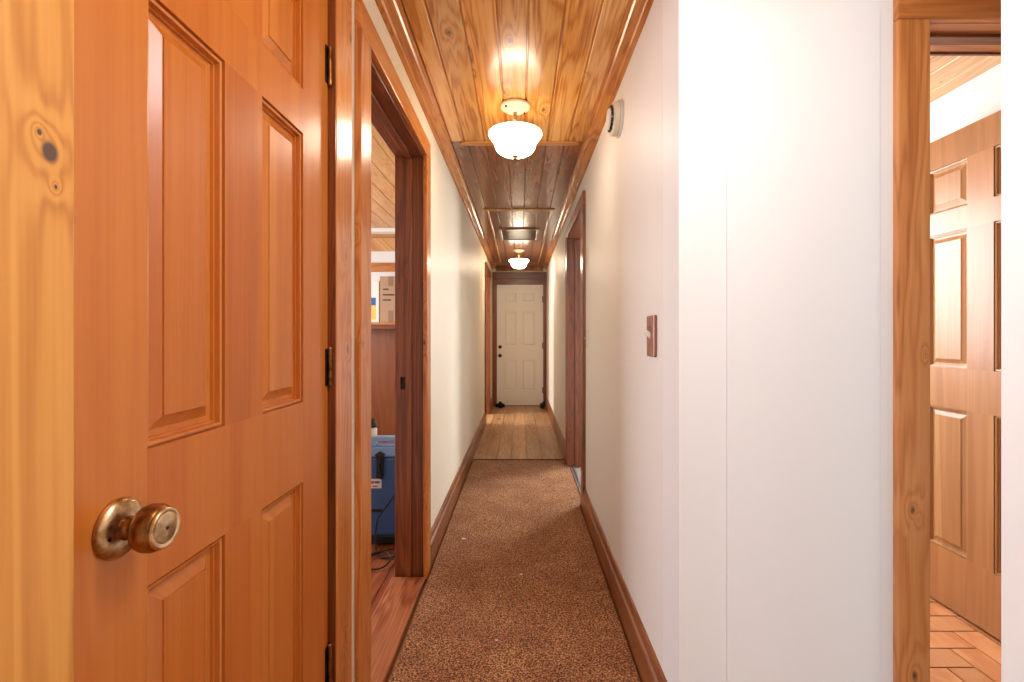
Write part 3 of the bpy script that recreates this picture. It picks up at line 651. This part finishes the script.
def scrap(loc, s, label, seed, name='paper_scrap', mat=None):
    rr = random.Random(seed); bm = bmesh.new(); n = 9; top = []; bot = []
    for i in range(n):
        a = 2*PI*i/n; r = s*rr.uniform(0.55, 1.1)
        z = rr.uniform(0.001, 0.004) + s*0.12
        top.append(bm.verts.new((r*1.5*math.cos(a), r*math.sin(a), z))); bot.append(bm.verts.new((r*1.5*math.cos(a), r*math.sin(a), 0)))
    bm.faces.new(top); bm.faces.new(bot[::-1])
    for i in range(n): bm.faces.new((top[i], bot[i], bot[(i+1) % n], top[(i+1) % n]))
    m_ = MB(); m_.bm.free(); m_.bm = bm
    o = m_.build(name, mat or M['paper'], loc=loc); tag(o, label, name.split('_')[1] if name != 'paper_scrap' else 'scrap'); return o
scrap((-0.326, 2.77, 0.012), 0.011, 'largest white paper scrap on the carpet near the left baseboard', 4)
scrap((0.003, 2.36, 0.012), 0.005, 'tiny white speck in the middle of the carpet', 5)
scrap((-0.093, 1.85, 0.012), 0.004, 'tiny white speck on the carpet nearest the viewer', 6)
scrap((-0.30, 6.80, 0.0), 0.022, 'small dark scrap on the planks by the far left doorway', 8, 'floor_scrap', M['grille'])

# ---------------------------------------------------------------- lights
def area(name, loc, rot, sx, sy, power, col=(1, 1, 1)):
    l = bpy.data.lights.new(name, 'AREA'); l.shape = 'RECTANGLE'; l.size = sx; l.size_y = sy; l.energy = power; l.color = col
    o = bpy.data.objects.new(name, l); C.objects.link(o); o.location = loc; o.rotation_euler = rot; return o
def aim(o, tgt):
    d = Vector(tgt) - o.location; o.rotation_euler = d.to_track_quat('-Z', 'Y').to_euler()
day = (0.86, 0.93, 1.0)  # side-room windows are unseen; area lights stand in for their daylight
aim(area('entry_daylight_fill', (-0.9, -3.4, 1.35), (0, 0, 0), 2.6, 1.8, 84, (0.84, 0.92, 1.0)), (0.2, 0.5, 1.3))  # unseen area light added behind the camera as soft fill
aim(area('window_light_storage', (-3.1, 3.6, 1.45), (0, 0, 0), 1.4, 1.2, 42, day), (-1, 3.6, 1.2))
aim(area('window_light_side', (2.3, 5.45, 1.5), (0, 0, 0), 0.7, 0.9, 48, day), (0.4, 3.8, 0.3))
aim(area('window_light_far', (-2.5, 6.85, 1.5), (0, 0, 0), 0.35, 0.9, 38, (1.0, 0.93, 0.82)), (-0.3, 6.85, 0.0))
aim(area('window_light_right', (1.15, 3.05, 1.5), (0, 0, 0), 0.9, 1.0, 26, (0.95, 0.97, 1.0)), (1.6, 2.0, 1.1))
lamp((0.36, 0.60, CZ), 'unseen glass bowl lamp added above the viewer for light')  # unseen lamp added to brighten the entry and front wall
pl = bpy.data.lights.new('entry_fill_light', 'POINT'); pl.energy = 4.6; pl.shadow_soft_size = 0.10; pl.color = (0.92, 0.96, 1.0)  # fill light added below the unseen entry lamp
po = bpy.data.objects.new('entry_fill_light', pl); C.objects.link(po); po.location = (0.36, 0.60, 1.90)
w = bpy.data.worlds.new('world'); sc.world = w; w.use_nodes = True
w.node_tree.nodes['Background'].inputs[0].default_value = (0.8, 0.88, 1, 1); w.node_tree.nodes['Background'].inputs[1].default_value = 0.5

# ---------------------------------------------------------------- camera
cam = bpy.data.cameras.new('camera'); co = bpy.data.objects.new('camera', cam); C.objects.link(co)
co.location = (0, 0, EYE); co.rotation_euler = (PI/2, 0, 0)
cam.sensor_width = 36; cam.lens = 36*480/1024; cam.shift_x = -8.5/1024; cam.shift_y = -6/1024; cam.clip_start = 0.02
sc.camera = co
sc.view_settings.view_transform = 'Standard'; sc.view_settings.look = 'None'; sc.view_settings.gamma = 1.0
sc.view_settings.use_curve_mapping = False; sc.view_settings.exposure = 1.12
